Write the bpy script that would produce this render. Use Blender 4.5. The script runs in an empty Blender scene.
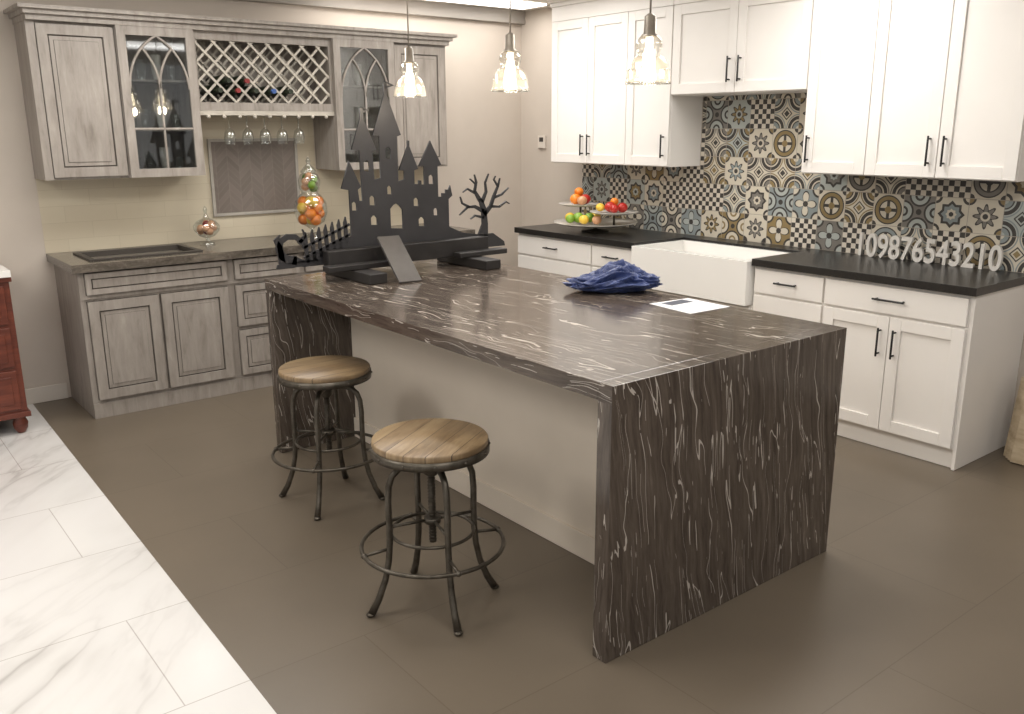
import bpy, bmesh, math, random
from mathutils import Vector, Matrix, noise as mnoise
random.seed(7)
scene=bpy.context.scene
try:
    scene.view_settings.view_transform='Standard'
except Exception: pass

# ------------------------------------------------------------------ materials
def srgb(r,g,b):
    f=lambda c:(c/255/12.92) if c/255<=.04045 else ((c/255+.055)/1.055)**2.4
    return (f(r),f(g),f(b),1)
class Mt:
    def __init__(s,name,col=(200,200,200),rough=.5,metal=0,spec=None):
        s.m=bpy.data.materials.new(name); s.m.use_nodes=True; s.nt=s.m.node_tree
        s.b=s.nt.nodes['Principled BSDF']
        s.b.inputs['Base Color'].default_value=srgb(*col)
        s.b.inputs['Roughness'].default_value=rough; s.b.inputs['Metallic'].default_value=metal
        if spec is not None: s.b.inputs['Specular IOR Level'].default_value=spec
        s._tc=None
    def new(s,t,**k):
        n=s.nt.nodes.new(t)
        for a,b in k.items(): setattr(n,a,b)
        return n
    def put(s,sock,v):
        if isinstance(v,bpy.types.NodeSocket): s.nt.links.new(v,sock)
        else:
            sock.default_value=v
    def obj(s):
        if not s._tc: s._tc=s.new('ShaderNodeTexCoord').outputs['Object']
        return s._tc
    def sc(s,v,k):
        n=s.new('ShaderNodeVectorMath',operation='MULTIPLY'); s.put(n.inputs[0],v); s.put(n.inputs[1],k); return n.outputs[0]
    def sep(s,v):
        n=s.new('ShaderNodeSeparateXYZ'); s.put(n.inputs[0],v); return n.outputs
    def comb(s,a,b,c=0.):
        n=s.new('ShaderNodeCombineXYZ'); s.put(n.inputs[0],a); s.put(n.inputs[1],b); s.put(n.inputs[2],c); return n.outputs[0]
    def ma(s,op,a,b=None,c=None):
        n=s.new('ShaderNodeMath',operation=op); s.put(n.inputs[0],a)
        if b is not None: s.put(n.inputs[1],b)
        if c is not None: s.put(n.inputs[2],c)
        return n.outputs[0]
    def noise(s,v,scale=1.,detail=4.,rough=.55,dist=0.):
        n=s.new('ShaderNodeTexNoise'); s.put(n.inputs['Vector'],v); n.inputs['Scale'].default_value=scale
        n.inputs['Detail'].default_value=detail; n.inputs['Roughness'].default_value=rough; n.inputs['Distortion'].default_value=dist
        return n.outputs[0]
    def ramp(s,f,stops):
        n=s.new('ShaderNodeValToRGB'); s.put(n.inputs[0],f); e=n.color_ramp.elements
        while len(e)<len(stops): e.new(.5)
        for i,(p,c) in enumerate(stops):
            e[i].position=p; e[i].color=c if len(c)==4 else srgb(*c)
        return n.outputs[0]
    def mix(s,f,a,b):
        n=s.new('ShaderNodeMix',data_type='RGBA')
        s.put(n.inputs[0],f)
        s.put(n.inputs[6],a if not isinstance(a,tuple) or len(a)==4 else srgb(*a))
        s.put(n.inputs[7],b if not isinstance(b,tuple) or len(b)==4 else srgb(*b))
        return n.outputs[2]
    def col(s,v): s.put(s.b.inputs['Base Color'],v); return s
    def bump(s,h,st=.2,d=.01):
        n=s.new('ShaderNodeBump'); n.inputs['Strength'].default_value=st; n.inputs['Distance'].default_value=d
        s.put(n.inputs['Height'],h); s.put(s.b.inputs['Normal'],n.outputs[0]); return s
    def brick(s,v,w,h,mortar,off=.5,c1=(255,255,255),c2=(235,235,235),cm=(150,150,150)):
        n=s.new('ShaderNodeTexBrick'); s.put(n.inputs['Vector'],v); n.offset=off; n.squash=1
        n.inputs['Scale'].default_value=1; n.inputs['Brick Width'].default_value=w; n.inputs['Row Height'].default_value=h
        n.inputs['Mortar Size'].default_value=mortar; n.inputs['Mortar Smooth'].default_value=.1
        n.inputs['Color1'].default_value=srgb(*c1); n.inputs['Color2'].default_value=srgb(*c2); n.inputs['Mortar'].default_value=srgb(*cm)
        return n.outputs

def subtle(name,col,rough,amt=6,scale=3.,**k):
    t=Mt(name,col,rough,**k)
    n=t.noise(t.obj(),scale,3.)
    c2=tuple(max(0,c-amt) for c in col); c1=tuple(min(255,c+amt) for c in col)
    t.col(t.ramp(n,[(.3,c2),(.7,c1)])); return t
M={}
M['wall']=subtle('painted_wall',(197,187,176),.85,3).m
M['ceil']=subtle('ceiling_paint',(225,220,212),.9,3).m
M['trim']=subtle('trim_paint',(210,202,192),.5,3).m
M['soffit']=subtle('soffit_paint',(160,154,147),.7,3).m
M['white']=subtle('white_cabinet_paint',(236,232,227),.38,2).m
M['beige']=subtle('beige_panel_paint',(228,216,200),.5,3).m
M['black']=subtle('black_metal',(22,20,19),.4,3,20.).m
M['blackwood']=subtle('black_painted_wood',(36,33,32),.5,6,14.).m
M['plank']=subtle('dark_grey_plank',(76,72,70),.45,6,10.).m
M['castle']=subtle('black_cutout_board',(46,45,47),.5,4,10.).m
M['iron']=subtle('aged_iron',(86,80,71),.42,14,30.,metal=.7).m
M['dark']=subtle('dark_void',(58,53,48),.5,4).m
M['ceramic']=subtle('white_fireclay',(240,238,234),.12,1).m
M['steel']=subtle('brushed_steel',(165,158,148),.35,8,30.,metal=.7).m
t=Mt('black_countertop',(38,36,36),.28); n=t.noise(t.obj(),90.,3.); t.col(t.ramp(n,[(.35,(27,26,26)),(.8,(42,40,39))])); M['bcounter']=t.m
t=Mt('grey_stone_countertop',(110,104,98),.2); n=t.noise(t.sc(t.obj(),(3.,9.,9.)),1.8,7.,.7,.6); n2=t.noise(t.obj(),55.,3.)
c=t.ramp(n,[(.3,(66,60,54)),(.5,(92,85,77)),(.68,(124,115,104))]); c=t.mix(t.ramp(n2,[(.5,(0,0,0)),(.7,(130,130,130))]),c,(142,134,124)); t.col(c); M['gcounter']=t.m
t=Mt('distressed_grey_paint',(160,150,140),.5)
n1=t.noise(t.sc(t.obj(),(24.,24.,4.)),1.,6.,.65,.4); n2=t.noise(t.obj(),5.,6.,.65)
c=t.ramp(n1,[(.28,(124,116,108)),(.43,(148,140,132)),(.6,(159,151,143)),(.8,(177,169,161))])
c=t.mix(t.ramp(n2,[(.46,(0,0,0)),(.74,(140,140,140))]),c,(130,121,112)); t.col(c); t.bump(n1,.12,.003); M['grey']=t.m
M['glaze']=subtle('brown_glaze',(80,72,65),.6,10,20.).m
M['lattice']=subtle('pale_lattice',(184,177,165),.5,8,20.).m
# island stone: long thin streaks run lengthwise along the slab and down the waterfall ends
t=Mt('brown_veined_marble',(80,70,64),.14)
o=t.obj()
s=t.sep(o)
gn=t.new('ShaderNodeNewGeometry'); ns=t.sep(gn.outputs['Normal'])
isx=t.ma('GREATER_THAN',t.ma('ABSOLUTE',ns[0]),.6)
low=t.ma('LESS_THAN',s[2],.862)
edge=t.ma('ADD',t.ma('MULTIPLY',low,s[1]),t.ma('MULTIPLY',t.ma('SUBTRACT',1.,low),s[2]))
body=t.ma('ADD',t.ma('ADD',s[0],t.ma('MULTIPLY',s[2],.14)),t.ma('MULTIPLY',s[1],.12))
sx=t.ma('ADD',t.ma('MULTIPLY',isx,edge),t.ma('MULTIPLY',t.ma('SUBTRACT',1.,isx),body))
along=t.ma('ADD',s[1],s[2])
w=t.noise(t.comb(t.ma('MULTIPLY',sx,4.),t.ma('MULTIPLY',along,3.),0.),1.,2.,.5)
def wob(amp): return t.ma('ADD',sx,t.ma('MULTIPLY',t.ma('SUBTRACT',w,.5),amp))
def st(amp,fx,fy,z,detail,rough=.5,dist=0.): return t.noise(t.comb(t.ma('MULTIPLY',wob(amp),fx),t.ma('MULTIPLY',along,fy),z),1.,detail,rough,dist)
base=st(.06,44.,4.,.3,8.,.72,.25)
c=t.ramp(base,[(.3,(54,46,41)),(.44,(74,65,58)),(.6,(92,82,74)),(.78,(122,112,103))])
mk=st(.08,7.,2.6,5.,3.); mk2=st(.08,30.,7.,9.,2.)
def line(v,cn,wd): return t.ma('LESS_THAN',t.ma('ABSOLUTE',t.ma('SUBTRACT',v,cn)),wd)
v1=st(.08,17.,.7,1.7,2.,.45)
m1=t.ma('MULTIPLY',line(v1,.5,.0042),t.ma('GREATER_THAN',mk2,.48))
m1b=t.ma('MULTIPLY',line(v1,.61,.0032),t.ma('GREATER_THAN',mk2,.52))
v2=st(.07,75.,4.,3.1,1.)
m2=t.ma('MULTIPLY',t.ma('GREATER_THAN',v2,.735),t.ma('GREATER_THAN',mk,.45))
v3=st(.07,130.,12.,6.3,1.)
m3=t.ma('GREATER_THAN',v3,.785)
v4=st(.20,6.,.5,11.,3.,.5,.2)
m4=t.ma('MULTIPLY',line(v4,.48,.0022),t.ma('GREATER_THAN',mk,.42))
fac=t.ma('MAXIMUM',t.ma('MAXIMUM',m1,m1b),t.ma('MAXIMUM',t.ma('MAXIMUM',m2,m4),m3))
c=t.mix(t.ma('MULTIPLY',fac,.66),c,(206,198,188))
t.col(c); M['stone']=t.m
# floor
t=Mt('taupe_floor_tile',(120,106,92),.34)
br=t.brick(t.sc(t.obj(),(1.,1.,1.)),1.2,.6,.002,.5,(255,255,255),(249,249,249),(224,221,218))
n=t.noise(t.obj(),1.1,4.,.5)
c=t.ramp(n,[(.3,(100,90,77)),(.7,(113,102,88))])
mx=t.new('ShaderNodeMix',data_type='RGBA',blend_type='MULTIPLY'); mx.inputs[0].default_value=1; t.put(mx.inputs[6],c); t.put(mx.inputs[7],br[0]); t.col(mx.outputs[2])
M['floor']=t.m
# marble floor
t=Mt('white_marble_tile',(238,234,230),.14)
o=t.obj(); rot=t.new('ShaderNodeMapping'); t.put(rot.inputs[0],o); rot.inputs['Rotation'].default_value=(0,0,math.radians(-50))
r=t.sc(rot.outputs[0],(.8,2.2,1.))
a=t.noise(r,.75,5.,.5,.5); l=t.ma('ABSOLUTE',t.ma('SUBTRACT',a,.5))
mk=t.noise(o,1.1,3.)
c=t.ramp(l,[(0,(178,174,171)),(.012,(204,201,198)),(.05,(216,214,211)),(.12,(223,221,219))])
c=t.mix(t.ramp(mk,[(.46,(230,230,230)),(.66,(50,50,50))]),c,(223,221,219))
br=t.brick(o,1.2,.6,.002,.5,(255,255,255),(253,253,253),(212,208,205))
my=t.new('ShaderNodeMix',data_type='RGBA',blend_type='MULTIPLY'); my.inputs[0].default_value=1; t.put(my.inputs[6],c); t.put(my.inputs[7],br[0])
t.col(my.outputs[2]); M['marble']=t.m
t=Mt('cream_tile',(212,200,176),.3); s=t.sep(t.obj())
br=t.brick(t.comb(s[0],s[2]),.3,.1,.0012,.5,(208,198,176),(204,193,171),(192,181,158)); t.col(br[0]); M['cream']=t.m
t=Mt('herringbone_taupe_tile',(150,138,130),.3); s=t.sep(t.obj())
A=t.ma('PINGPONG',s[0],.08)
br=t.brick(t.comb(t.ma('ADD',s[2],A),s[0]),.045,.08,.0012,.0,(126,116,109),(114,105,98),(138,129,121)); t.col(br[0]); M['herring']=t.m
# patchwork encaustic tile
t=Mt('patchwork_encaustic_tile',(210,200,185),.35)
s=t.sep(t.obj()); S=.18
u=t.ma('DIVIDE',s[1],S); v=t.ma('DIVIDE',t.ma('ADD',s[2],.16),S)
cu=t.ma('FLOOR',u); cv=t.ma('FLOOR',v)
fu=t.ma('SUBTRACT',t.ma('SUBTRACT',u,cu),.5); fv=t.ma('SUBTRACT',t.ma('SUBTRACT',v,cv),.5)
def white(off):
    wn=t.new('ShaderNodeTexWhiteNoise',noise_dimensions='2D'); t.put(wn.inputs['Vector'],t.comb(t.ma('ADD',cu,off),cv)); return wn.outputs['Value']
rnd=white(3.1); rnd2=white(17.3); rnd3=white(41.7)
au=t.ma('ABSOLUTE',fu); av=t.ma('ABSOLUTE',fv)
hyp=lambda a,b:t.ma('SQRT',t.ma('ADD',t.ma('MULTIPLY',a,a),t.ma('MULTIPLY',b,b)))
rr=hyp(fu,fv); dc=hyp(t.ma('SUBTRACT',.5,au),t.ma('SUBTRACT',.5,av)); dm=t.ma('ADD',au,av); th=t.ma('ARCTAN2',fv,fu)
lt=lambda a,b:t.ma('LESS_THAN',a,b); gt=lambda a,b:t.ma('GREATER_THAN',a,b); mul=lambda a,b:t.ma('MULTIPLY',a,b)
band=lambda a,lo,hi:mul(gt(a,lo),lt(a,hi))
DK=(44,41,40);BL=(134,144,145);TN=(136,116,74);GY=(118,114,108);LB=(172,178,174)
CR=t.mix(gt(rnd3,.76),(206,198,181),LB)
acc=t.mix(gt(rnd2,.36),BL,GY); acc=t.mix(gt(rnd2,.70),acc,TN)
acc2=t.mix(gt(rnd3,.5),TN,DK)
cA=t.mix(band(dc,.31,.42),CR,DK); cA=t.mix(lt(dc,.24),cA,acc); cA=t.mix(band(dc,.22,.26),cA,DK); cA=t.mix(lt(dc,.1),cA,CR)
cA=t.mix(band(dm,.17,.22),cA,DK); cA=t.mix(lt(dm,.11),cA,acc2); cA=t.mix(band(dc,.45,.49),cA,acc)
p=t.ma('SUBTRACT',rr,t.ma('MULTIPLY_ADD',t.ma('COSINE',mul(th,8.)),.08,.27))
cB=t.mix(lt(p,0.),CR,acc); cB=t.mix(band(p,-.04,.02),cB,DK); cB=t.mix(lt(rr,.14),cB,CR); cB=t.mix(lt(rr,.08),cB,DK); cB=t.mix(lt(dc,.2),cB,DK); cB=t.mix(lt(dc,.14),cB,acc2)
ck=t.ma('MODULO',t.ma('ADD',t.ma('FLOOR',mul(t.ma('ADD',fu,.5),6.)),t.ma('FLOOR',mul(t.ma('ADD',fv,.5),6.))),2.)
cC=t.mix(gt(ck,.5),(214,206,192),DK)
p=t.ma('SUBTRACT',rr,t.ma('MULTIPLY_ADD',t.ma('ABSOLUTE',t.ma('COSINE',mul(th,2.))),.36,.07))
cD=t.mix(lt(p,0.),acc,CR); cD=t.mix(band(p,-.04,.01),cD,DK); cD=t.mix(lt(rr,.1),cD,DK); cD=t.mix(lt(dc,.25),cD,CR); cD=t.mix(band(dc,.2,.27),cD,DK)
cE=t.mix(band(rr,.30,.42),CR,acc); cE=t.mix(band(rr,.27,.31),cE,DK); cE=t.mix(band(rr,.42,.46),cE,DK)
cE=t.mix(mul(lt(t.ma('MINIMUM',au,av),.05),lt(rr,.27)),cE,DK); cE=t.mix(lt(rr,.11),cE,acc2); cE=t.mix(lt(dc,.14),cE,DK)
q1=hyp(t.ma('SUBTRACT',.5,au),av); q2=hyp(au,t.ma('SUBTRACT',.5,av)); qm=t.ma('MINIMUM',q1,q2)
cF=t.mix(lt(qm,.32),acc,CR); cF=t.mix(band(qm,.28,.34),cF,DK); cF=t.mix(lt(qm,.16),cF,acc2); cF=t.mix(lt(qm,.09),cF,CR); cF=t.mix(lt(rr,.09),cF,DK)
p=t.ma('MAXIMUM',au,av); st_=t.ma('MINIMUM',mul(p,1.),mul(dm,.7071))
cG=t.mix(lt(st_,.29),CR,DK); cG=t.mix(lt(st_,.22),cG,acc); cG=t.mix(lt(st_,.12),cG,CR); cG=t.mix(lt(rr,.07),cG,DK); cG=t.mix(band(dc,.12,.2),cG,DK)
c=t.mix(gt(rnd,.24),cA,cB); c=t.mix(gt(rnd,.36),c,cC); c=t.mix(gt(rnd,.56),c,cD); c=t.mix(gt(rnd,.67),c,cE); c=t.mix(gt(rnd,.79),c,cF); c=t.mix(gt(rnd,.9),c,cG)
c=t.mix(t.ma('MAXIMUM',gt(au,.49),gt(av,.49)),c,(160,152,140))
nn=t.noise(t.obj(),40.,3.); c=t.mix(mul(nn,.14),c,(160,154,145)); t.col(c); M['encaustic']=t.m
# woods
t=Mt('oak_seat_wood',(150,115,78),.4); s=t.sep(t.obj())
pl0=t.ma('FLOOR',t.ma('DIVIDE',s[1],.072)); wn=t.new('ShaderNodeTexWhiteNoise',noise_dimensions='1D'); t.put(wn.inputs['W'],pl0)
n=t.noise(t.comb(t.ma('MULTIPLY_ADD',s[0],4.,t.ma('MULTIPLY',pl0,3.7)),t.ma('MULTIPLY',s[1],26.),1.),1.,6.,.65,.9); n2=t.noise(t.obj(),9.,4.)
c=t.ramp(n,[(.3,(96,76,54)),(.5,(130,108,80)),(.72,(156,135,105))])
c=t.mix(t.ramp(n2,[(.42,(0,0,0)),(.7,(150,150,150))]),c,(94,76,57))
c=t.mix(t.ma('MULTIPLY',wn.outputs['Value'],.35),c,(170,146,110))
pl=t.ma('ABSOLUTE',t.ma('SUBTRACT',t.ma('FRACT',t.ma('DIVIDE',s[1],.072)),.5))
c=t.mix(t.ma('GREATER_THAN',pl,.482),c,(58,42,28)); t.col(c); M['oak']=t.m
t=Mt('mahogany_wood',(110,56,40),.35); n=t.noise(t.sc(t.obj(),(2.,20.,20.)),1.5,5.,.6,.5); t.col(t.ramp(n,[(.3,(78,36,26)),(.7,(118,60,43))])); M['mahog']=t.m
t=Mt('travertine',(196,178,150),.6); n=t.noise(t.sc(t.obj(),(3.,3.,12.)),2.,5.); t.col(t.ramp(n,[(.3,(160,140,112)),(.7,(206,190,162))])); M['trav']=t.m
t=Mt('navy_nylon',(34,44,90),.36); n=t.noise(t.obj(),9.,4.); t.col(t.ramp(n,[(.3,(34,46,88)),(.7,(54,70,122))]))
t.b.inputs['Sheen Weight'].default_value=.3; t.b.inputs['Sheen Tint'].default_value=(.5,.6,.9,1)
t.bump(t.noise(t.obj(),16.,3.,.6,1.2),.7,.02); M['navy']=t.m
t=Mt('printed_paper',(240,240,242),.6); s=t.sep(t.obj())
br=t.brick(t.comb(s[0],s[1]),.03,.012,.005,.3,(150,150,156),(205,205,210),(226,226,230))
b1=lambda a,lo,hi:t.ma('MULTIPLY',t.ma('GREATER_THAN',a,lo),t.ma('LESS_THAN',a,hi))
inx=t.ma('MULTIPLY',b1(s[0],-2.07,-1.89),b1(s[1],-3.64,-3.54)); cc=t.mix(inx,(226,226,230),br[0])
ph=t.ma('MULTIPLY',b1(s[0],-2.04,-1.90),b1(s[1],-3.53,-3.465)); cc=t.mix(ph,cc,(74,78,90)); t.col(cc); M['paper']=t.m
M['silver']=subtle('silver_grey_wood',(170,164,155),.5,8,20.).m
M['numwhite']=subtle('white_number_paint',(214,210,203),.45,5,20.).m
M['plate']=subtle('white_plate',(205,200,192),.2,3).m
for k,cc in dict(orange=(226,128,34),red=(178,40,30),green=(120,156,50),yellow=(222,186,66),tan=(200,150,112),leaf=(90,120,50),wine=(32,40,26),foil=(130,40,40),blue=(60,90,150)).items():
    M[k]=subtle(k+'_skin',cc,.35,10,12.).m
def glassmat(name,tint=(1,1,1),gl=.12,milk=0.,rough=.03,edge=.45):
    m=bpy.data.materials.new(name); m.use_nodes=True; nt=m.node_tree; nt.nodes.clear()
    out=nt.nodes.new('ShaderNodeOutputMaterial'); tr=nt.nodes.new('ShaderNodeBsdfTransparent'); tr.inputs[0].default_value=(*tint,1)
    g=nt.nodes.new('ShaderNodeBsdfGlossy'); g.inputs['Roughness'].default_value=rough
    lw=nt.nodes.new('ShaderNodeLayerWeight'); lw.inputs[0].default_value=.35
    mm=nt.nodes.new('ShaderNodeMath'); mm.operation='MULTIPLY_ADD'; nt.links.new(lw.outputs['Facing'],mm.inputs[0]); mm.inputs[1].default_value=edge; mm.inputs[2].default_value=gl
    mx=nt.nodes.new('ShaderNodeMixShader'); nt.links.new(mm.outputs[0],mx.inputs[0]); nt.links.new(tr.outputs[0],mx.inputs[1]); nt.links.new(g.outputs[0],mx.inputs[2])
    last=mx.outputs[0]
    if milk>0:
        d=nt.nodes.new('ShaderNodeBsdfTranslucent'); d.inputs[0].default_value=(1,.97,.92,1)
        m2=nt.nodes.new('ShaderNodeMixShader'); m2.inputs[0].default_value=milk; nt.links.new(last,m2.inputs[1]); nt.links.new(d.outputs[0],m2.inputs[2]); last=m2.outputs[0]
    nt.links.new(last,out.inputs[0]); return m
M['glass']=glassmat('clear_glass',(.93,.95,.94))
M['pane']=glassmat('cabinet_glass_pane',(.8,.82,.82),.10)
M['shade']=glassmat('pendant_glass',(.88,.86,.82),.10,.03,.06,.7)
def emis(name,col,st):
    t=Mt(name,(255,255,255),.5); t.b.inputs['Emission Color'].default_value=(*col,1); t.b.inputs['Emission Strength'].default_value=st; return t.m
M['bulb']=emis('bulb_glow',(1,.86,.62),10.)
M['panel']=emis('light_diffuser',(1,.97,.93),4.)

# ------------------------------------------------------------------ builder
class B:
    def __init__(s,name): s.name=name; s.bm=bmesh.new(); s.mats=[]
    def mi(s,k):
        if k not in s.mats: s.mats.append(k)
        return s.mats.index(k)
    def box(s,x0,x1,y0,y1,z0,z1,m,T=None):
        x0,x1=sorted((x0,x1)); y0,y1=sorted((y0,y1)); z0,z1=sorted((z0,z1))
        vs=[Vector((x,y,z)) for z in (z0,z1) for y in (y0,y1) for x in (x0,x1)]
        if T is not None: vs=[T@v for v in vs]
        v=[s.bm.verts.new(p) for p in vs]; i=s.mi(m)
        for f in ((0,2,3,1),(4,5,7,6),(0,1,5,4),(2,6,7,3),(0,4,6,2),(1,3,7,5)):
            fc=s.bm.faces.new([v[k] for k in f]); fc.material_index=i
    def tube(s,pts,r,m,seg=10,closed=False,flat=1.):
        pts=[Vector(p) for p in pts]; n=len(pts); i=s.mi(m)
        rs=r if isinstance(r,(list,tuple)) else [r]*n
        rings=[]; up=None
        for k,p in enumerate(pts):
            a=pts[(k-1)%n] if (closed or k>0) else p; b=pts[(k+1)%n] if (closed or k<n-1) else p
            d=(b-a).normalized()
            if up is None:
                up=Vector((0,0,1)) if abs(d.z)<.9 else Vector((1,0,0))
            x=(up-d*up.dot(d))
            if x.length<1e-5: x=d.orthogonal()
            x.normalize(); y=d.cross(x); up=x
            rings.append([s.bm.verts.new(p+(x*math.cos(2*math.pi*j/seg)+y*math.sin(2*math.pi*j/seg)*flat)*rs[k]) for j in range(seg)])
        rng=range(n) if closed else range(n-1)
        for k in rng:
            A,C=rings[k],rings[(k+1)%n]
            for j in range(seg):
                f=s.bm.faces.new((A[j],A[(j+1)%seg],C[(j+1)%seg],C[j])); f.material_index=i; f.smooth=True
        if not closed:
            for R,rev in ((rings[0],True),(rings[-1],False)):
                f=s.bm.faces.new(R[::-1] if rev else R); f.material_index=i
    def lathe(s,cx,cy,prof,m,seg=32,sx=1.,cap=True):
        i=s.mi(m); rings=[]
        for r,z in prof:
            rings.append([s.bm.verts.new((cx+r*math.cos(2*math.pi*j/seg)*sx,cy+r*math.sin(2*math.pi*j/seg),z)) for j in range(seg)])
        for A,C in zip(rings,rings[1:]):
            for j in range(seg):
                f=s.bm.faces.new((A[j],A[(j+1)%seg],C[(j+1)%seg],C[j])); f.material_index=i; f.smooth=True
        if cap:
            if prof[0][0]>1e-4: f=s.bm.faces.new(rings[0][::-1]); f.material_index=i
            if prof[-1][0]>1e-4: f=s.bm.faces.new(rings[-1]); f.material_index=i
    def ball(s,c,r,m,sq=1.,seg=16):
        n=10; s.lathe(c[0],c[1],[(max(1e-4,r*math.sin(math.pi*k/n)),c[2]-r*sq*math.cos(math.pi*k/n)) for k in range(n+1)],m,seg,cap=False)
    def ring(s,c,r,t,m,n=48,seg=8):
        s.tube([(c[0]+r*math.cos(2*math.pi*k/n),c[1]+r*math.sin(2*math.pi*k/n),c[2]) for k in range(n)],t,m,seg,True)
    def done(s,bevel=0.,loc=(0,0,0),rz=0.,parent=None):
        bmesh.ops.recalc_face_normals(s.bm,faces=s.bm.faces)
        me=bpy.data.meshes.new(s.name); s.bm.to_mesh(me); s.bm.free()
        for k in s.mats: me.materials.append(M[k])
        o=bpy.data.objects.new(s.name,me); scene.collection.objects.link(o); o.location=loc; o.rotation_euler=(0,0,rz)
        if bevel>0:
            b=o.modifiers.new('bevel','BEVEL'); b.width=bevel; b.segments=2; b.limit_method='ANGLE'; b.angle_limit=math.radians(55)
        if parent: o.parent=parent
        return o

class Fr:   # front-facing frame on a wall: u along wall, v up, d out from the wall
    def __init__(s,b,side): s.b=b; s.side=side
    def box(s,u0,u1,v0,v1,d0,d1,m):
        if s.side=='back': s.b.box(u0,u1,-d1,-d0,v0,v1,m)
        else: s.b.box(-d1,-d0,u0,u1,v0,v1,m)
    def P(s,u,v,d): return (u,-d,v) if s.side=='back' else (-d,u,v)
    def shaker(s,u0,u1,v0,v1,d,m='white',rail=.062,th=.02,g=.002):
        u0,u1=sorted((u0,u1)); u0+=g;u1-=g;v0+=g;v1-=g
        s.box(u0,u0+rail,v0,v1,d,d+th,m); s.box(u1-rail,u1,v0,v1,d,d+th,m)
        s.box(u0+rail,u1-rail,v0,v0+rail,d,d+th,m); s.box(u0+rail,u1-rail,v1-rail,v1,d,d+th,m)
        s.box(u0+rail,u1-rail,v0+rail,v1-rail,d,d+th-.011,m)
    def slab(s,u0,u1,v0,v1,d,m='white',th=.02,g=.002):
        u0,u1=sorted((u0,u1)); s.box(u0+g,u1-g,v0+g,v1-g,d,d+th,m)
    def raised(s,u0,u1,v0,v1,d,rail=.055,th=.022,g=.004):
        u0,u1=sorted((u0,u1)); u0+=g;u1-=g;v0+=g;v1-=g
        m='grey'
        s.box(u0-.003,u1+.003,v0-.003,v1+.003,d-.001,d+.0025,'glaze')
        s.box(u0,u0+rail,v0,v1,d,d+th,m); s.box(u1-rail,u1,v0,v1,d,d+th,m)
        s.box(u0+rail,u1-rail,v0,v0+rail,d,d+th,m); s.box(u0+rail,u1-rail,v1-rail,v1,d,d+th,m)
        s.box(u0+rail,u1-rail,v0+rail,v1-rail,d,d+th-.013,'glaze')
        e=.008
        s.box(u0+rail+e,u1-rail-e,v0+rail+e,v1-rail-e,d+th-.013,d+th-.007,m)
        e=.03
        if (v1-v0)>2*rail+2*e+.03:
            s.box(u0+rail+e-.002,u1-rail-e+.002,v0+rail+e-.002,v1-rail-e+.002,d+th-.007,d+th-.0065,'glaze')
            s.box(u0+rail+e,u1-rail-e,v0+rail+e,v1-rail-e,d+th-.0065,d+th-.002,m)
    def bar(s,u,v,L,vert,d,m='black'):
        r=.0055; off=.03
        if vert: a,b=(u,v-L/2),(u,v+L/2); q=[(u,v-L/2+.015),(u,v+L/2-.015)]
        else: a,b=(u-L/2,v),(u+L/2,v); q=[(u-L/2+.015,v),(u+L/2-.015,v)]
        s.b.tube([s.P(*a,d+off),s.P(*b,d+off)],r,m,8)
        for c in q: s.b.tube([s.P(*c,d),s.P(*c,d+off)],r*.9,m,8)

# ------------------------------------------------------------------ room shell
CZ=2.57
b=B('floor'); i=b.mi('floor')
v=[b.bm.verts.new(p) for p in ((-3.925,.0,0),(-4.10,-8.5,0),(0,-8.5,0),(0,0,0))]; b.bm.faces.new(v); b.done()
b=B('floor_marble'); b.mi('marble')
v=[b.bm.verts.new(p) for p in ((-3.925,.0,0),(-7.5,0,0),(-7.5,-8.5,0),(-4.10,-8.5,0))]; b.bm.faces.new(v); b.done()
b=B('wall_back'); b.box(-7.5,.1,0,.1,0,CZ,'wall'); b.done()
b=B('wall_right'); b.box(0,.1,-8.5,0,0,CZ,'wall'); b.done()
b=B('ceiling'); b.box(-7.5,.1,-8.5,.1,CZ,CZ+.1,'ceil'); b.done()
b=B('trim_crown'); b.box(-7.5,-.001,-.06,-.001,2.47,CZ-.001,'soffit'); b.done(.004)
b=B('baseboard_back'); b.box(-7.5,-3.72,-.014,-.001,0,.10,'trim'); b.done(.003)
b=B('baseboard_right'); b.box(-.014,-.001,-8.4,-4.16,0,.10,'trim'); b.done(.003)

# ------------------------------------------------------------------ island
b=B('kitchen_island'); X1,X2,Y1,Y2,H=-3.084,-1.850,-4.229,-1.748,.92
b.box(X1,X2,Y1+.06,Y2-.06,H-.055,H,'stone')
b.box(X1,X2,Y1,Y1+.06,0.001,H,'stone'); b.box(X1,X2,Y2-.06,Y2,0.001,H,'stone')
b.box(-2.645,-1.90,Y1+.061,Y2-.061,.001,H-.056,'beige')
b.box(-2.657,-2.645,Y1+.061,Y2-.061,.001,.11,'beige')
o=b.done(.002)

# ------------------------------------------------------------------ white base cabinets
b=B('white_base_cabinet'); F=Fr(b,'right')
yl,yr=-.71,-4.12
def carc(u0,u1):
    F.box(u0,u1,.10,.878,.003,.598,'white'); F.box(u0,u1,.001,.10,.003,.575,'white')
carc(yl,-1.955); carc(-2.885,yr)
F.box(-1.957,-2.883,.10,.64,.003,.598,'white'); F.box(-1.957,-2.883,.001,.10,.003,.575,'white')
F.box(-1.957,-2.883,.64,.878,.003,.06,'white')
F.box(yr,yr-.018,.001,.878,.003,.60,'white')
F.slab(-.72,-1.53,.725,.865,.598); F.slab(-1.54,-1.95,.725,.865,.598)
F.slab(-.72,-1.53,.42,.715,.598); F.slab(-.72,-1.53,.11,.41,.598); F.shaker(-1.54,-1.95,.11,.715,.598)
F.bar(-1.12,.80,.14,False,.618); F.bar(-1.74,.80,.14,False,.618); F.bar(-1.12,.57,.14,False,.618)
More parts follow.
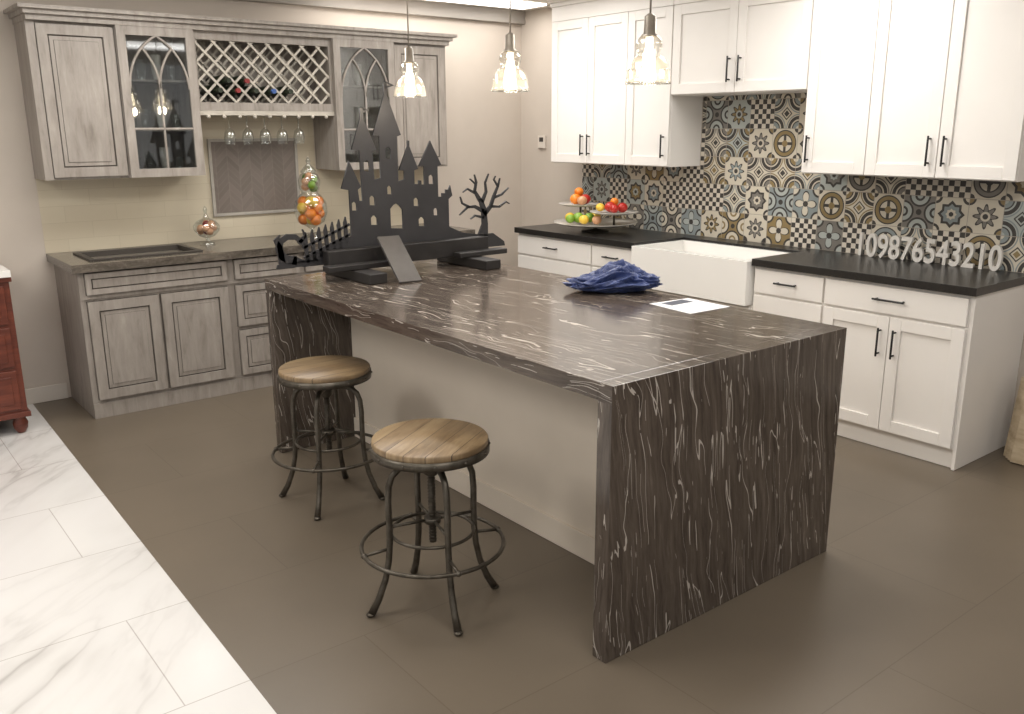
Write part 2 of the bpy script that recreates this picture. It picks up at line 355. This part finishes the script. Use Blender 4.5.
F.shaker(-1.96,-2.42,.11,.63,.598); F.shaker(-2.42,-2.88,.11,.63,.598)
F.slab(-2.90,-3.345,.725,.865,.598); F.slab(-2.90,-3.345,.42,.715,.598); F.slab(-2.90,-3.345,.11,.41,.598)
for z in (.80,.60,.28): F.bar(-3.12,z,.14,False,.618)
F.slab(-3.355,-4.115,.725,.865,.598); F.bar(-3.73,.80,.17,False,.618)
F.shaker(-3.355,-3.735,.11,.715,.598); F.shaker(-3.735,-4.115,.11,.715,.598)
F.bar(-3.695,.58,.15,True,.618); F.bar(-3.775,.58,.15,True,.618)
F.box(-.70,-1.955,.88,.92,.003,.635,'bcounter'); F.box(-2.885,-4.15,.88,.92,.003,.635,'bcounter'); F.box(-1.955,-2.885,.88,.92,.003,.15,'bcounter')
b.done(.0018)
b=B('farmhouse_sink'); F=Fr(b,'right'); a0,a1=-1.962,-2.878
F.box(a0,a1,.645,.665,.155,.665,'ceramic')
F.box(a0,a1,.665,.905,.155,.185,'ceramic'); F.box(a0,a1,.665,.905,.630,.665,'ceramic')
F.box(a0,a0-.03,.665,.905,.185,.63,'ceramic'); F.box(a1,a1+.03,.665,.905,.185,.63,'ceramic')
b.lathe(-.40,-2.42,[(.045,.666),(.045,.669),(.02,.668)],'steel',20)
b.done(.006)

# ------------------------------------------------------------------ white wall cabinets
def whitewall(u0,u1,z0,doors,bars):
    b=B('white_upper_cabinet'); F=Fr(b,'right'); F.box(u0,u1,z0,2.44,.003,.312,'white')
    for a,c in doors: F.shaker(a,c,z0+.004,2.40,.312)
    F.box(u0,u1,2.40,2.50,.003,.332,'white')
    F.box(u0,u1,2.50,2.525,.003,.350,'white'); F.box(u0,u1,2.525,2.555,.003,.370,'white')
    for u,z in bars: F.bar(u,z,.15,True,.332)
    b.done(.0018)
whitewall(-.77,-1.945,1.395,[(-.77,-1.16),(-1.16,-1.55),(-1.55,-1.945)],[(-1.125,1.53),(-1.195,1.53),(-1.905,1.53)])
whitewall(-1.949,-2.956,1.85,[(-1.95,-2.455),(-2.455,-2.955)],[(-2.415,1.99),(-2.495,1.99)])
whitewall(-2.96,-4.13,1.392,[(-2.96,-3.35),(-3.35,-3.74),(-3.74,-4.13)],[(-3.0,1.53),(-3.70,1.53),(-3.78,1.53)])
b=B('tile_backsplash'); b.box(-.0025,-.0005,-4.15,-.77,.921,1.39,'encaustic'); b.box(-.0025,-.0005,-2.955,-1.95,1.39,1.849,'encaustic'); b.done()

# ------------------------------------------------------------------ grey base cabinets
gl,gr=-3.70,-.98
b=B('grey_base_cabinet'); F=Fr(b,'back')
F.box(gl,gr,.09,.872,.003,.575,'grey'); F.box(gl,gr,.001,.09,.003,.585,'grey')
F.box(gl,gr,.60+.11,.875,.575,.585,'grey')
F.raised(gl+.03,-2.845,.735,.865,.585,.03); F.raised(gl+.03,-3.27,.11,.70,.577); F.raised(-3.26,-2.845,.11,.70,.577)
for z0,z1 in ((.735,.865),(.43,.70),(.11,.41)): F.raised(-2.80,-2.36,z0,z1,.585 if z0>.7 else .577,.03 if z0>.7 else .04)
F.raised(-2.32,-1.45,.735,.865,.585,.03); F.raised(-2.32,-1.89,.11,.70,.577); F.raised(-1.88,-1.45,.11,.70,.577)
for z0,z1 in ((.735,.865),(.43,.70),(.11,.41)): F.raised(-1.42,-1.0,z0,z1,.585 if z0>.7 else .577,.03)
sx0,sx1,sy0,sy1=-3.60,-2.97,-.52,-.14
b.box(-3.735,sx0,-.635,-.003,.874,.92,'gcounter'); b.box(sx1,-.955,-.635,-.003,.874,.92,'gcounter')
b.box(sx0,sx1,-.635,sy0,.874,.92,'gcounter'); b.box(sx0,sx1,sy1,-.003,.874,.92,'gcounter')
b.done(.002)
b=B('bar_sink')
b.box(sx0+.002,sx1-.002,sy0+.002,sy1-.002,.8735,.897,'steel')
b.box(sx0-.012,sx0+.022,sy0-.012,sy1+.012,.9205,.930,'dark'); b.box(sx1-.022,sx1+.012,sy0-.012,sy1+.012,.9205,.930,'dark')
b.box(sx0+.022,sx1-.022,sy0-.012,sy0+.022,.9205,.930,'dark'); b.box(sx0+.022,sx1-.022,sy1-.022,sy1+.012,.9205,.930,'dark')
b.box(sx0+.002,sx0+.02,sy0+.002,sy1-.002,.897,.9205,'dark'); b.box(sx1-.02,sx1-.002,sy0+.002,sy1-.002,.897,.9205,'dark')
b.box(sx0+.02,sx1-.02,sy0+.002,sy0+.02,.897,.9205,'dark'); b.box(sx0+.02,sx1-.02,sy1-.02,sy1-.002,.897,.9205,'dark')
b.done(.002)

# ------------------------------------------------------------------ grey wall cabinets
b=B('grey_upper_cabinet'); F=Fr(b,'back'); zb,zt=1.372,2.235
def hollow(u0,u1,v0,v1,dep,shelves=()):
    F.box(u0,u1,v0,v1,.003,.015,'grey'); F.box(u0,u0+.018,v0,v1,.015,dep,'grey'); F.box(u1-.018,u1,v0,v1,.015,dep,'grey')
    F.box(u0+.018,u1-.018,v0,v0+.02,.015,dep,'grey'); F.box(u0+.018,u1-.018,v1-.02,v1,.015,dep,'grey')
    for z in shelves: F.box(u0+.018,u1-.018,z,z+.012,.015,dep-.04,'grey')
F.box(-3.74,-3.285,zb,zt,.003,.31,'grey'); F.raised(-3.70,-3.29,zb+.01,zt-.01,.31)
F.box(-1.43,-.97,zb,zt,.003,.31,'grey'); F.raised(-1.42,-.99,zb+.01,zt-.01,.31)
def glassdoor(u0,u1,v0,v1,d):
    rail=.05; th=.024
    F.box(u0,u0+rail,v0,v1,d,d+th,'grey'); F.box(u1-rail,u1,v0,v1,d,d+th,'grey')
    F.box(u0+rail,u1-rail,v0,v0+rail,d,d+th,'grey'); F.box(u0+rail,u1-rail,v1-rail,v1,d,d+th,'grey')
    F.box(u0+rail,u1-rail,v0+rail,v1-rail,d+.006,d+.009,'pane')
    a0,a1,c0,c1=u0+rail,u1-rail,v0+rail,v1-rail; w=a1-a0; dd=d+.016; r=.0075
    um=(a0+a1)/2; zs=c1-w*.86
    b.tube([F.P(um,c0,dd),F.P(um,zs,dd)],r,'grey',6)
    for z in (c0+(zs-c0)*.5,): b.tube([F.P(a0,z,dd),F.P(a1,z,dd)],r,'grey',6)
    def arc(cx,rad,a,bb,n=14): b.tube([F.P(cx+rad*math.cos(math.radians(a+(bb-a)*k/n)),zs+rad*math.sin(math.radians(a+(bb-a)*k/n)),dd) for k in range(n+1)],r,'grey',6)
    arc(a1,w,180,120); arc(a0,w,0,60)
    arc(um+w,w,180,139); arc(um-w,w,0,41)
hollow(-3.285,-2.835,zb,zt,.33,(1.64,1.93)); glassdoor(-3.283,-2.837,zb,zt,.331)
hollow(-1.905,-1.43,zb,zt,.33,(1.64,1.93)); glassdoor(-1.903,-1.432,zb,zt,.331)
r0,r1,w0,w1=-2.835,-1.905,1.765,zt
hollow(r0,r1,w0,w1,.32)
F.box(r0+.018,r1-.018,w0+.02,w0+.05,.30,.32,'grey'); F.box(r0+.018,r1-.018,w1-.05,w1-.02,.30,.32,'grey')
L0,L1,K0,K1=r0+.018,r1-.018,w0+.05,w1-.05
sp=.118
def clip(ua,va,ub,vb):
    t0,t1=0.,1.; du=ub-ua
    for lim,s_ in ((L0,1),(L1,-1)):
        f0=(ua-lim)*s_; f1=(ub-lim)*s_
        if f0<0 and f1<0: return None
        if f0<0: t0=max(t0,f0/(f0-f1))
        if f1<0: t1=min(t1,f0/(f0-f1))
    if t1-t0<.03: return None
    return ua+du*t0,va+(vb-va)*t0,ua+du*t1,va+(vb-va)*t1
for dep in (.303,.12):
    for sgn in (1,-1):
        for k in range(-12,24):
            c0=L0+k*sp
            q=clip(c0,K0,c0+sgn*(K1-K0),K1)
            if not q: continue
            p,qq=Vector((q[0],-dep,q[1])),Vector((q[2],-dep,q[3])); d=qq-p; L=d.length
            T=Matrix.Translation((p+qq)/2)@Matrix.Rotation(-math.atan2(d.z,d.x),4,'Y')
            b.box(-L/2,L/2,-.006+(.004*sgn),.006+(.004*sgn),-.007,.007,'lattice',T)
F.box(r0,r1,w0-.028,w0-.001,.18,.325,'lattice')
for k in range(9): b.ball((r0+.06+k*.101,-.325,w0-.036),.012,'lattice')
F.box(-3.745,-.965,zt,zt+.03,.003,.36,'grey'); F.box(-3.76,-.95,zt+.03,zt+.055,.003,.385,'grey'); F.box(-3.785,-.925,zt+.055,zt+.075,.003,.41,'grey')
F.box(-3.745,-3.70,zb,zt,.31,.325,'grey')
b.done(.003)

b=B('cream_tile_backsplash'); b.box(-3.735,-.955,-.0025,-.0005,.921,1.37,'cream'); b.box(-2.83,-1.91,-.0025,-.0005,1.37,1.76,'cream'); b.done()
b=B('framed_tile_panel'); a,c,z0,z1=-2.685,-2.05,1.078,1.59
b.box(a+.02,c-.02,-.012,-.003,z0+.02,z1-.02,'herring')
for q in ((a,c,z0,z0+.02),(a,c,z1-.02,z1),(a,a+.02,z0+.02,z1-.02),(c-.02,c,z0+.02,z1-.02)): b.box(q[0],q[1],-.02,-.003,q[2],q[3],'silver')
b.done(.002)
b=B('wine_bottles')
for n_,(u,z) in enumerate([(-2.70,1.888),(-2.583,1.888),(-2.465,1.888),(-2.345,1.888),(-2.52,1.947),(-2.64,1.947),(-2.23,1.888)]):
    mm=['wine','foil','wine','blue','foil','wine','wine'][n_]
    b.tube([(u,-.05,z),(u,-.24,z),(u,-.27,z),(u,-.35,z)],[.036,.036,.015,.013],'wine',14); b.tube([(u,-.335,z),(u,-.365,z)],.0155,mm,12)
b.done()
b=B('wine_glasses')
for k,u in enumerate((-2.62,-2.50,-2.38,-2.26,-2.14)):
    b.lathe(u,-.25,[(.034,1.735),(.034,1.732),(.004,1.728),(.004,1.66),(.03,1.635),(.038,1.60),(.032,1.555)],'glass',20,cap=False)
b.done()
b=B('cabinet_glassware')
for (a,c) in ((-3.24,-2.88),(-1.86,-1.48)):
    for z in (1.393,1.653,1.943):
        for k in range(4):
            u=a+(c-a)*(k+.5)/4; h=.09+.03*((k*7)%3)
            b.lathe(u,-.16,[(.02,z),(.03,z+h*.4),(.032,z+h)],'plate' if (k+int(z*10))%3==0 else 'glass',16,cap=False)
b.done()

# ------------------------------------------------------------------ stools
def stool(loc,rz):
    b=B('bar_stool')
    b.lathe(0,0,[(.0001,.598),(.185,.598),(.197,.603),(.20,.612),(.20,.626),(.196,.631),(.0001,.632)],'oak',56,cap=False)
    b.lathe(0,0,[(.19,.578),(.204,.580),(.204,.609),(.199,.609)],'iron',56,cap=False)
    b.lathe(0,0,[(.0001,.585),(.19,.585),(.19,.578),(.0001,.578)],'iron',40,cap=False)
    for k in range(12):
        a=k*math.pi/6; b.ball((.204*math.cos(a),.204*math.sin(a),.594),.005,'iron',seg=8)
    b.lathe(0,0,[(.05,.578),(.05,.568),(.028,.56),(.028,.50),(.018,.49),(.0001,.49)],'iron',24)
    b.tube([(0,0,.52),(0,0,.24)],.0125,'iron',14)
    for z in [.25+.012*i for i in range(20)]: b.ring((0,0,z),.0125,.0022,'iron',16,5)
    b.lathe(0,0,[(.03,.335),(.03,.315)],'iron',20)
    for k in range(4):
        a=k*math.pi/2+math.pi/4; ca,sa=math.cos(a),math.sin(a)
        pr=[(.026,.535),(.08,.540),(.115,.532),(.140,.510),(.153,.475),(.157,.42),(.156,.34),(.157,.27),(.163,.20),(.178,.13),(.205,.06),(.232,.012)]
        b.tube([(r*ca,r*sa,z) for r,z in pr],[.0115]*10+[.0125,.014],'iron',12)
        b.ball((.236*ca,.236*sa,.009),.016,'iron',.55,12)
        b.tube([(.157*ca,.157*sa,.245),(.25*ca,.25*sa,.235)],.006,'iron',8)
        b.tube([(.02*ca,.02*sa,.325),(.155*ca,.155*sa,.325)],.006,'iron',8)
        b.ball((.25*ca,.25*sa,.235),.011,'iron',seg=10)
    b.ring((0,0,.235),.25,.0075,'iron',64,8); b.ring((0,0,.285),.145,.006,'iron',48,8)
    return b.done(0,loc,rz)
stool((-3.295,-3.57,0),math.radians(76-45)); stool((-3.15,-2.50,0),math.radians(2))

# ------------------------------------------------------------------ pendants
def pendant(y):
    e=B('pendant_lamp'); x=-2.47
    e.lathe(x,y,[(.06,CZ-.002),(.06,CZ-.012),(.02,CZ-.03)],'steel',24)
    e.tube([(x,y,CZ-.02),(x,y,2.02)],.0035,'steel',8)
    e.lathe(x,y,[(.008,2.03),(.02,2.02),(.022,1.965),(.03,1.96),(.03,1.952)],'steel',24)
    e.lathe(x,y,[(.03,1.957),(.042,1.945),(.047,1.925),(.040,1.905),(.036,1.895),(.052,1.885),(.066,1.865),(.073,1.84),(.077,1.815),(.080,1.80),(.076,1.80),(.073,1.815),(.069,1.84),(.062,1.862),(.048,1.881),(.032,1.893)],'shade',40,cap=False)
    for z,rr_ in ((1.80,.078),(1.845,.0735),(1.893,.037)): e.ring((x,y,z),rr_,.0022,'glass',40,6)
    e.lathe(x,y,[(.0001,1.845),(.016,1.850),(.024,1.868),(.020,1.895),(.012,1.925),(.012,1.955)],'bulb',20,cap=False)
    e.done()
    L=bpy.data.lights.new('pendant_bulb_light','POINT'); L.energy=5; L.color=(1,.86,.68); L.shadow_soft_size=.03
    o=bpy.data.objects.new('pendant_bulb_light',L); o.location=(x,y,1.80); scene.collection.objects.link(o)
for y in (-2.20,-2.98,-3.755): pendant(y)

# ------------------------------------------------------------------ halloween castle on its stand
CY=-1.95
def cm(px,py): return (-3.11+(px-275)*.00614, 1.0+(270-.11*(px-275)-py)*.005)
def flat(name,splines,y,ext,mat):
    cu=bpy.data.curves.new(name,'CURVE'); cu.dimensions='2D'; cu.fill_mode='BOTH'; cu.extrude=ext
    for sp_ in splines:
        s_=cu.splines.new('POLY'); s_.points.add(len(sp_)-1); s_.use_cyclic_u=True
        for k,(a,c) in enumerate(sp_): s_.points[k].co=(a,c,0,1)
    o=bpy.data.objects.new(name,cu); scene.collection.objects.link(o)
    o.matrix_world=Matrix.Translation((0,y,0))@Matrix.Rotation(math.radians(90),4,'X')
    dg=bpy.context.evaluated_depsgraph_get(); me=bpy.data.meshes.new_from_object(o.evaluated_get(dg))
    me.transform(o.matrix_world); bpy.data.objects.remove(o)
    me.materials.clear(); me.materials.append(mat); return me
out=[(276,271),(277,267),(300,262),(318,251),(330,244),(343,238),(343,192),(336,191),(344,163),(354,188),(351,191),(352,202),(355,202),(354,152),(347,152),(356,121),(356,111),(359,111),(359,121),(370,150),(366,152),(367,180),(373,178),(373,136),(367,136),(379,96),(379,84),(382,84),(382,96),(394,133),(390,135),(390,180),(396,178),(396,169),(391,169),(400,144),(400,138),(402,138),(402,144),(410,166),(406,168),(406,182),(410,182),(410,178),(413,178),(413,182),(416,182),(416,163),(411,163),(423,136),(434,160),(430,162),(430,194),(434,194),(434,190),(438,190),(438,186),(441,186),(443,181),(445,192),(441,196),(441,226),(455,232),(475,234),(490,232),(503,241),(504,246)]
def arch(x,y0,y1,w): return [(x-w,y0),(x-w,y1+w),(x-w*.5,y1+w*.3),(x,y1),(x+w*.5,y1+w*.3),(x+w,y1+w),(x+w,y0)]
holes=[arch(387,229,203,6),arch(360,172,161,2.5),arch(381,158,146,2.5),arch(423,181,171,2.5),arch(347,212,203,2.2),arch(364,206,196,2.5),arch(407,205,196,2.5),arch(427,214,206,2.2),arch(381,194,185,2.2),arch(365,226,216,3),arch(412,226,216,3)]
me=flat('castle',[[cm(*p) for p in out]]+[[cm(*p) for p in h] for h in holes],CY,.005,M['castle'])
b=B('halloween_castle_cutout'); b.mi('castle'); b.bm.from_mesh(me)
def strip(pts,ws,dy=0.):
    P=[Vector((*cm(*p),0)) for p in pts]; L=[];R=[]
    for k,p in enumerate(P):
        d=(P[min(k+1,len(P)-1)]-P[max(k-1,0)]).normalized(); n=Vector((-d.y,d.x,0))*ws[k]*.0055
        L.append(p+n); R.append(p-n)
    rows=[]
    for y in (CY-.005+dy,CY+.005+dy): rows.append([b.bm.verts.new((q.x,y,q.y)) for q in L+R[::-1]])
    n=len(rows[0]); m=len(P)
    for k in range(n):
        f=b.bm.faces.new((rows[0][k],rows[0][(k+1)%n],rows[1][(k+1)%n],rows[1][k]))
    for r_ in rows:
        for k in range(m-1): b.bm.faces.new((r_[k],r_[k+1],r_[n-2-k],r_[n-1-k]))
strip([(478,238),(481,222),(480,206),(476,194)],[7,3.6,3.2,2.2])
strip([(480,212),(488,202),(492,190),(497,178),(499,170)],[2.6,2,1.6,1,.4])
strip([(476,196),(470,186),(472,176),(470,168)],[2.2,1.6,1.1,.4])
strip([(480,208),(470,203),(462,204),(453,213)],[2.2,1.6,1.1,.4]); strip([(464,204),(456,200),(454,193)],[1.4,.9,.4])
strip([(478,198),(483,186),(482,176),(486,166)],[2,1.4,1,.4]); strip([(492,192),(501,188),(509,180)],[1.4,1,.4])
strip([(488,202),(498,202),(506,196),(510,198)],[1.5,1.1,.8,.4]); strip([(470,188),(462,184),(457,188)],[1.3,.9,.4]); strip([(480,215),(470,213),(465,217)],[1.6,1,.4])
strip([(497,180),(492,172),(494,168)],[.9,.7,.3]); strip([(471,178),(465,173)],[.9,.4])
for k in range(7):
    x=303+k*6; yb=262-(x-300)*.45; strip([(x,yb+4),(x-1,yb-20),(x-.5,yb-26)],[1.7,1.7,.2])
strip([(300,250),(342,226)],[1.1,1.1]); strip([(300,260),(342,236)],[1.1,1.1])
strip([(290+11*math.cos(a/10*2*math.pi),251+12*math.sin(a/10*2*math.pi)) for a in range(2,11)],[4,4,3.6,3.2,2.8,2.6,2.4,2,1.2])
strip([(281,266),(280,250),(277,243),(281,238)],[3,2.6,2,.6]); strip([(290,262),(300,266),(312,263)],[4,3,2])
strip([(296,246),(302,238),(300,232)],[2,1.4,.5])
strip([(380,88),(388,85),(380,82)],[1.2,1.5,.3]); strip([(357,115),(364,112),(357,109)],[1,1.3,.3])
b.done()
b=B('wooden_display_stand')
b.box(-2.86,-1.87,-2.02,-1.957,.972,1.065,'blackwood'); b.box(-2.80,-1.90,-1.943,-1.89,.972,1.06,'blackwood')
for x in (-2.72,-2.02): b.box(x-.05,x+.05,-2.26,-1.79,.921,.971,'blackwood')
b.box(-2.12,-1.80,-2.10,-2.03,.9725,1.0,'blackwood')
b.box(-2.90,-2.45,-2.10,-2.03,.9725,1.0,'blackwood')
b.done(.004)
b=B('leaning_plank')
T=Matrix.Translation((-2.56,-2.19,1.02))@Matrix.Rotation(math.radians(-8),4,'Z')@Matrix.Rotation(math.radians(36),4,'X')
b.box(-.06,.06,-.165,.165,-.007,.007,'plank',T); b.done(.002)

# ------------------------------------------------------------------ cloth + paper on island
bm=bmesh.new(); bmesh.ops.create_icosphere(bm,subdivisions=6,radius=1)
for v in bm.verts:
    p=v.co.copy()
    n=mnoise.noise(Vector((p.x*1.6,p.y*1.6,p.z*1.6+3)))
    rdg=1-abs(mnoise.noise(Vector((p.x*2.2+4+n,p.y*3.6,p.z*3.+n*2))))*2
    rd2=1-abs(mnoise.noise(Vector((p.x*4.+n*2,p.y*6.+9,p.z*4.))))*2
    s=.80+.22*n+.26*rdg+.08*rd2
    v.co=Vector((p.x*.205*s,p.y*.125*s,max(.002,(p.z*.5+.42)*.105*s*(1+.25*math.sin(p.x*4+1)))))
me=bpy.data.meshes.new('crumpled_blue_jacket'); bm.to_mesh(me); bm.free(); me.materials.append(M['navy'])
for p in me.polygons: p.use_smooth=True
o=bpy.data.objects.new('crumpled_blue_jacket',me); scene.collection.objects.link(o); o.location=(-1.97,-3.11,.9205); o.rotation_euler=(0,0,math.radians(-38))
b=B('printed_flyer'); b.mi('paper')
ps=[(-2.08,-3.44),(-1.855,-3.46),(-1.868,-3.70),(-2.11,-3.69)]
lo=[b.bm.verts.new((*p,.9206)) for p in ps]; hi=[b.bm.verts.new((*p,.922)) for p in ps]
b.bm.faces.new(lo[::-1]); b.bm.faces.new(hi)
for k in range(4): b.bm.faces.new((lo[k],lo[(k+1)%4],hi[(k+1)%4],hi[k]))
b.done()

# ------------------------------------------------------------------ counter objects
b=B('tiered_fruit_tray'); cx,cy=-.36,-1.30; z=.92
b.lathe(cx,cy,[(.10,z+.001),(.10,z+.008),(.015,z+.02),(.012,z+.06)],'iron',24)
b.lathe(cx,cy,[(.012,z+.045),(.24,z+.05),(.30,z+.065),(.305,z+.071),(.24,z+.06),(.012,z+.055)],'plate',48)
def plate(px_,py_,zz,R): b.lathe(px_,py_,[(.012,zz),(R*.75,zz+.005),(R,zz+.018),(R+.004,zz+.023),(R*.75,zz+.014),(.012,zz+.010)],'plate',36); b.tube([(px_,py_,z+.055),(px_,py_,zz+.005)],.008,'iron',10)
plate(cx,cy+.16,z+.17,.16); plate(cx,cy-.19,z+.135,.17)
for dx,dy,dz,r,m in ((.03,.20,.225,.04,'orange'),(-.05,.16,.225,.042,'orange'),(.0,.11,.225,.04,'red'),(.0,.18,.275,.035,'orange'),(-.06,.08,.22,.036,'tan'),
    (.03,-.13,.185,.038,'red'),(-.04,-.19,.19,.04,'red'),(.03,-.24,.185,.038,'red'),(-.07,-.12,.185,.032,'yellow'),(-.07,-.26,.185,.033,'red'),(0,-.19,.225,.03,'orange'),
    (-.14,.03,.105,.042,'green'),(-.17,-.06,.10,.036,'yellow'),(-.13,.13,.10,.038,'yellow'),(-.08,-.02,.105,.038,'green'),(-.2,.05,.10,.034,'green'),(-.12,-.14,.10,.034,'tan'),(0,.0,.105,.04,'yellow')):
    b.ball((cx+dx,cy+dy,z+dz),r,m,.9)
b.done()
cu=bpy.data.curves.new('num','FONT'); cu.body='109876543210'; cu.size=.185; cu.extrude=.010; cu.offset=.003
o=bpy.data.objects.new('num',cu); scene.collection.objects.link(o); bpy.context.view_layer.update()
w=o.dimensions.x; dg=bpy.context.evaluated_depsgraph_get(); me=bpy.data.meshes.new_from_object(o.evaluated_get(dg)); bpy.data.objects.remove(o)
sc_=.80/w; me.transform(Matrix.Diagonal((sc_,1,1,1)))
me.transform(Matrix(((0,0,-1,-.045),(-1,0,0,-3.175),(0,1,0,.9245),(0,0,0,1))))
me.materials.clear(); me.materials.append(M['numwhite']); o=bpy.data.objects.new('number_ornament',me); scene.collection.objects.link(o)
b=B('glass_fruit_jar'); x,y=-2.11,-.30; z=.92
b.lathe(x,y,[(.075,z+.001),(.07,z+.012),(.015,z+.03),(.013,z+.06),(.03,z+.075),(.09,z+.11),(.112,z+.17),(.108,z+.24),(.075,z+.29),(.055,z+.305),(.07,z+.34),(.075,z+.39),(.06,z+.43),(.04,z+.44)],'glass',32,cap=False)
b.lathe(x,y,[(.05,z+.44),(.055,z+.45),(.03,z+.48),(.008,z+.50),(.016,z+.52),(.001,z+.55)],'glass',24,cap=False)
for k in range(16):
    a=k*2.4; rr_=.055 if k%4 else .0; zz=z+.125+.04*(k//4)
    b.ball((x+rr_*math.cos(a),y+rr_*math.sin(a),zz),.038,'orange' if k%3 else 'yellow')
for k in range(8):
    a=k*2.4; b.ball((x+.03*math.cos(a),y+.03*math.sin(a),z+.335+.012*k),.028,('leaf','tan','green')[k%3])
b.done()
b=B('glass_candy_dish'); x,y=-2.80,-.18
b.lathe(x,y,[(.05,z+.001),(.048,z+.01),(.012,z+.02),(.012,z+.04),(.05,z+.055),(.082,z+.09),(.085,z+.12),(.06,z+.15),(.02,z+.17),(.008,z+.20),(.014,z+.225),(.001,z+.25)],'glass',28,cap=False)
for k in range(12):
    a=k*2.4; b.ball((x+.042*math.cos(a)*(k%3>0),y+.042*math.sin(a)*(k%3>0),z+.085+.022*(k//4)),.024,'tan' if k%3 else 'foil')
b.done()
b=B('thermostat'); b.box(-.022,-.002,-.335,-.245,1.49,1.59,'trim'); b.box(-.024,-.022,-.315,-.265,1.54,1.575,'dark'); b.done(.004)

# ------------------------------------------------------------------ dresser at left
b=B('mahogany_vanity'); x0,x1=-4.90,-4.045; yf=-.60
b.box(x0,x1,yf,-.02,.10,.885,'mahog'); b.box(x0-.01,x1+.012,yf-.015,-.018,.10,.13,'mahog'); b.box(x0-.01,x1+.012,yf-.015,-.018,.86,.886,'mahog')
for z0,z1 in ((.15,.37),(.39,.61),(.63,.84)):
    for a,c in ((x0+.03,(x0+x1)/2-.01),((x0+x1)/2+.01,x1-.03)):
        b.box(a,c,yf-.014,yf,z0,z1,'mahog'); b.box(a+.03,c-.03,yf-.02,yf-.014,z0+.03,z1-.03,'mahog'); b.ball(((a+c)/2,yf-.03,(z0+z1)/2),.014,'steel')
for x in (x0+.05,x1-.04):
    for y in (yf+.04,-.07): b.lathe(x,y,[(.02,.001),(.036,.03),(.04,.06),(.03,.085),(.034,.10)],'mahog',20)
b.box(x0-.02,x1+.01,yf-.03,-.004,.887,.925,'ceramic')
b.done(.004)
b=B('stone_tile_samples')
for k in range(4):
    T=Matrix.Translation((-.20+.0-k*.022,-4.36-.02*k,.0))@Matrix.Rotation(math.radians(12),4,'Y')
    b.box(-.008,.008,-.16,.16,.004,.42-.03*k,'trav',T)
b.done(.002)

# ------------------------------------------------------------------ lights
def troffer(x,y,sx,sy,e):
    b=B('ceiling_light_panel'); b.box(x-sx/2,x+sx/2,y-sy/2,y+sy/2,CZ-.012,CZ-.001,'panel')
    for q in ((x-sx/2-.02,x-sx/2,y-sy/2,y+sy/2),(x+sx/2,x+sx/2+.02,y-sy/2,y+sy/2)): b.box(*q,CZ-.016,CZ-.001,'trim')
    b.done()
    L=bpy.data.lights.new('troffer_light','AREA'); L.shape='RECTANGLE'; L.size=sx; L.size_y=sy; L.energy=e; L.color=(1,.97,.925)
    o=bpy.data.objects.new('troffer_light',L); o.location=(x,y,CZ-.03); scene.collection.objects.link(o)
for x,y,e in ((-3.3,-1.3,19),(-1.3,-1.3,17),(-1.2,-3.3,18),(-3.6,-3.3,14),(-1.4,-5.4,5),(-3.6,-5.6,19),(-5.8,-2.6,28),(-5.8,-5.2,20)): troffer(x,y,1.2,.6,e)
troffer(-1.0,-.35,1.7,.3,7)
w=bpy.data.worlds.new('showroom'); scene.world=w; w.use_nodes=True
bg=w.node_tree.nodes['Background']; bg.inputs[0].default_value=(1,.975,.945,1); bg.inputs[1].default_value=.44

# ------------------------------------------------------------------ camera
yaw,pitch,roll=.9010,-.2537,-.0044
f=Vector((math.cos(pitch)*math.cos(yaw),math.cos(pitch)*math.sin(yaw),math.sin(pitch)))
r=Vector((math.sin(yaw),-math.cos(yaw),0)); u=r.cross(f)
r2=r*math.cos(roll)+u*math.sin(roll); u2=-r*math.sin(roll)+u*math.cos(roll)
cd=bpy.data.cameras.new('camera'); cd.sensor_width=36; cd.lens=884.31/1024*36; cd.clip_start=.05
co=bpy.data.objects.new('camera',cd); scene.collection.objects.link(co)
co.matrix_world=Matrix(((r2.x,u2.x,-f.x,-4.8509),(r2.y,u2.y,-f.y,-5.9890),(r2.z,u2.z,-f.z,1.6529),(0,0,0,1)))
scene.camera=co
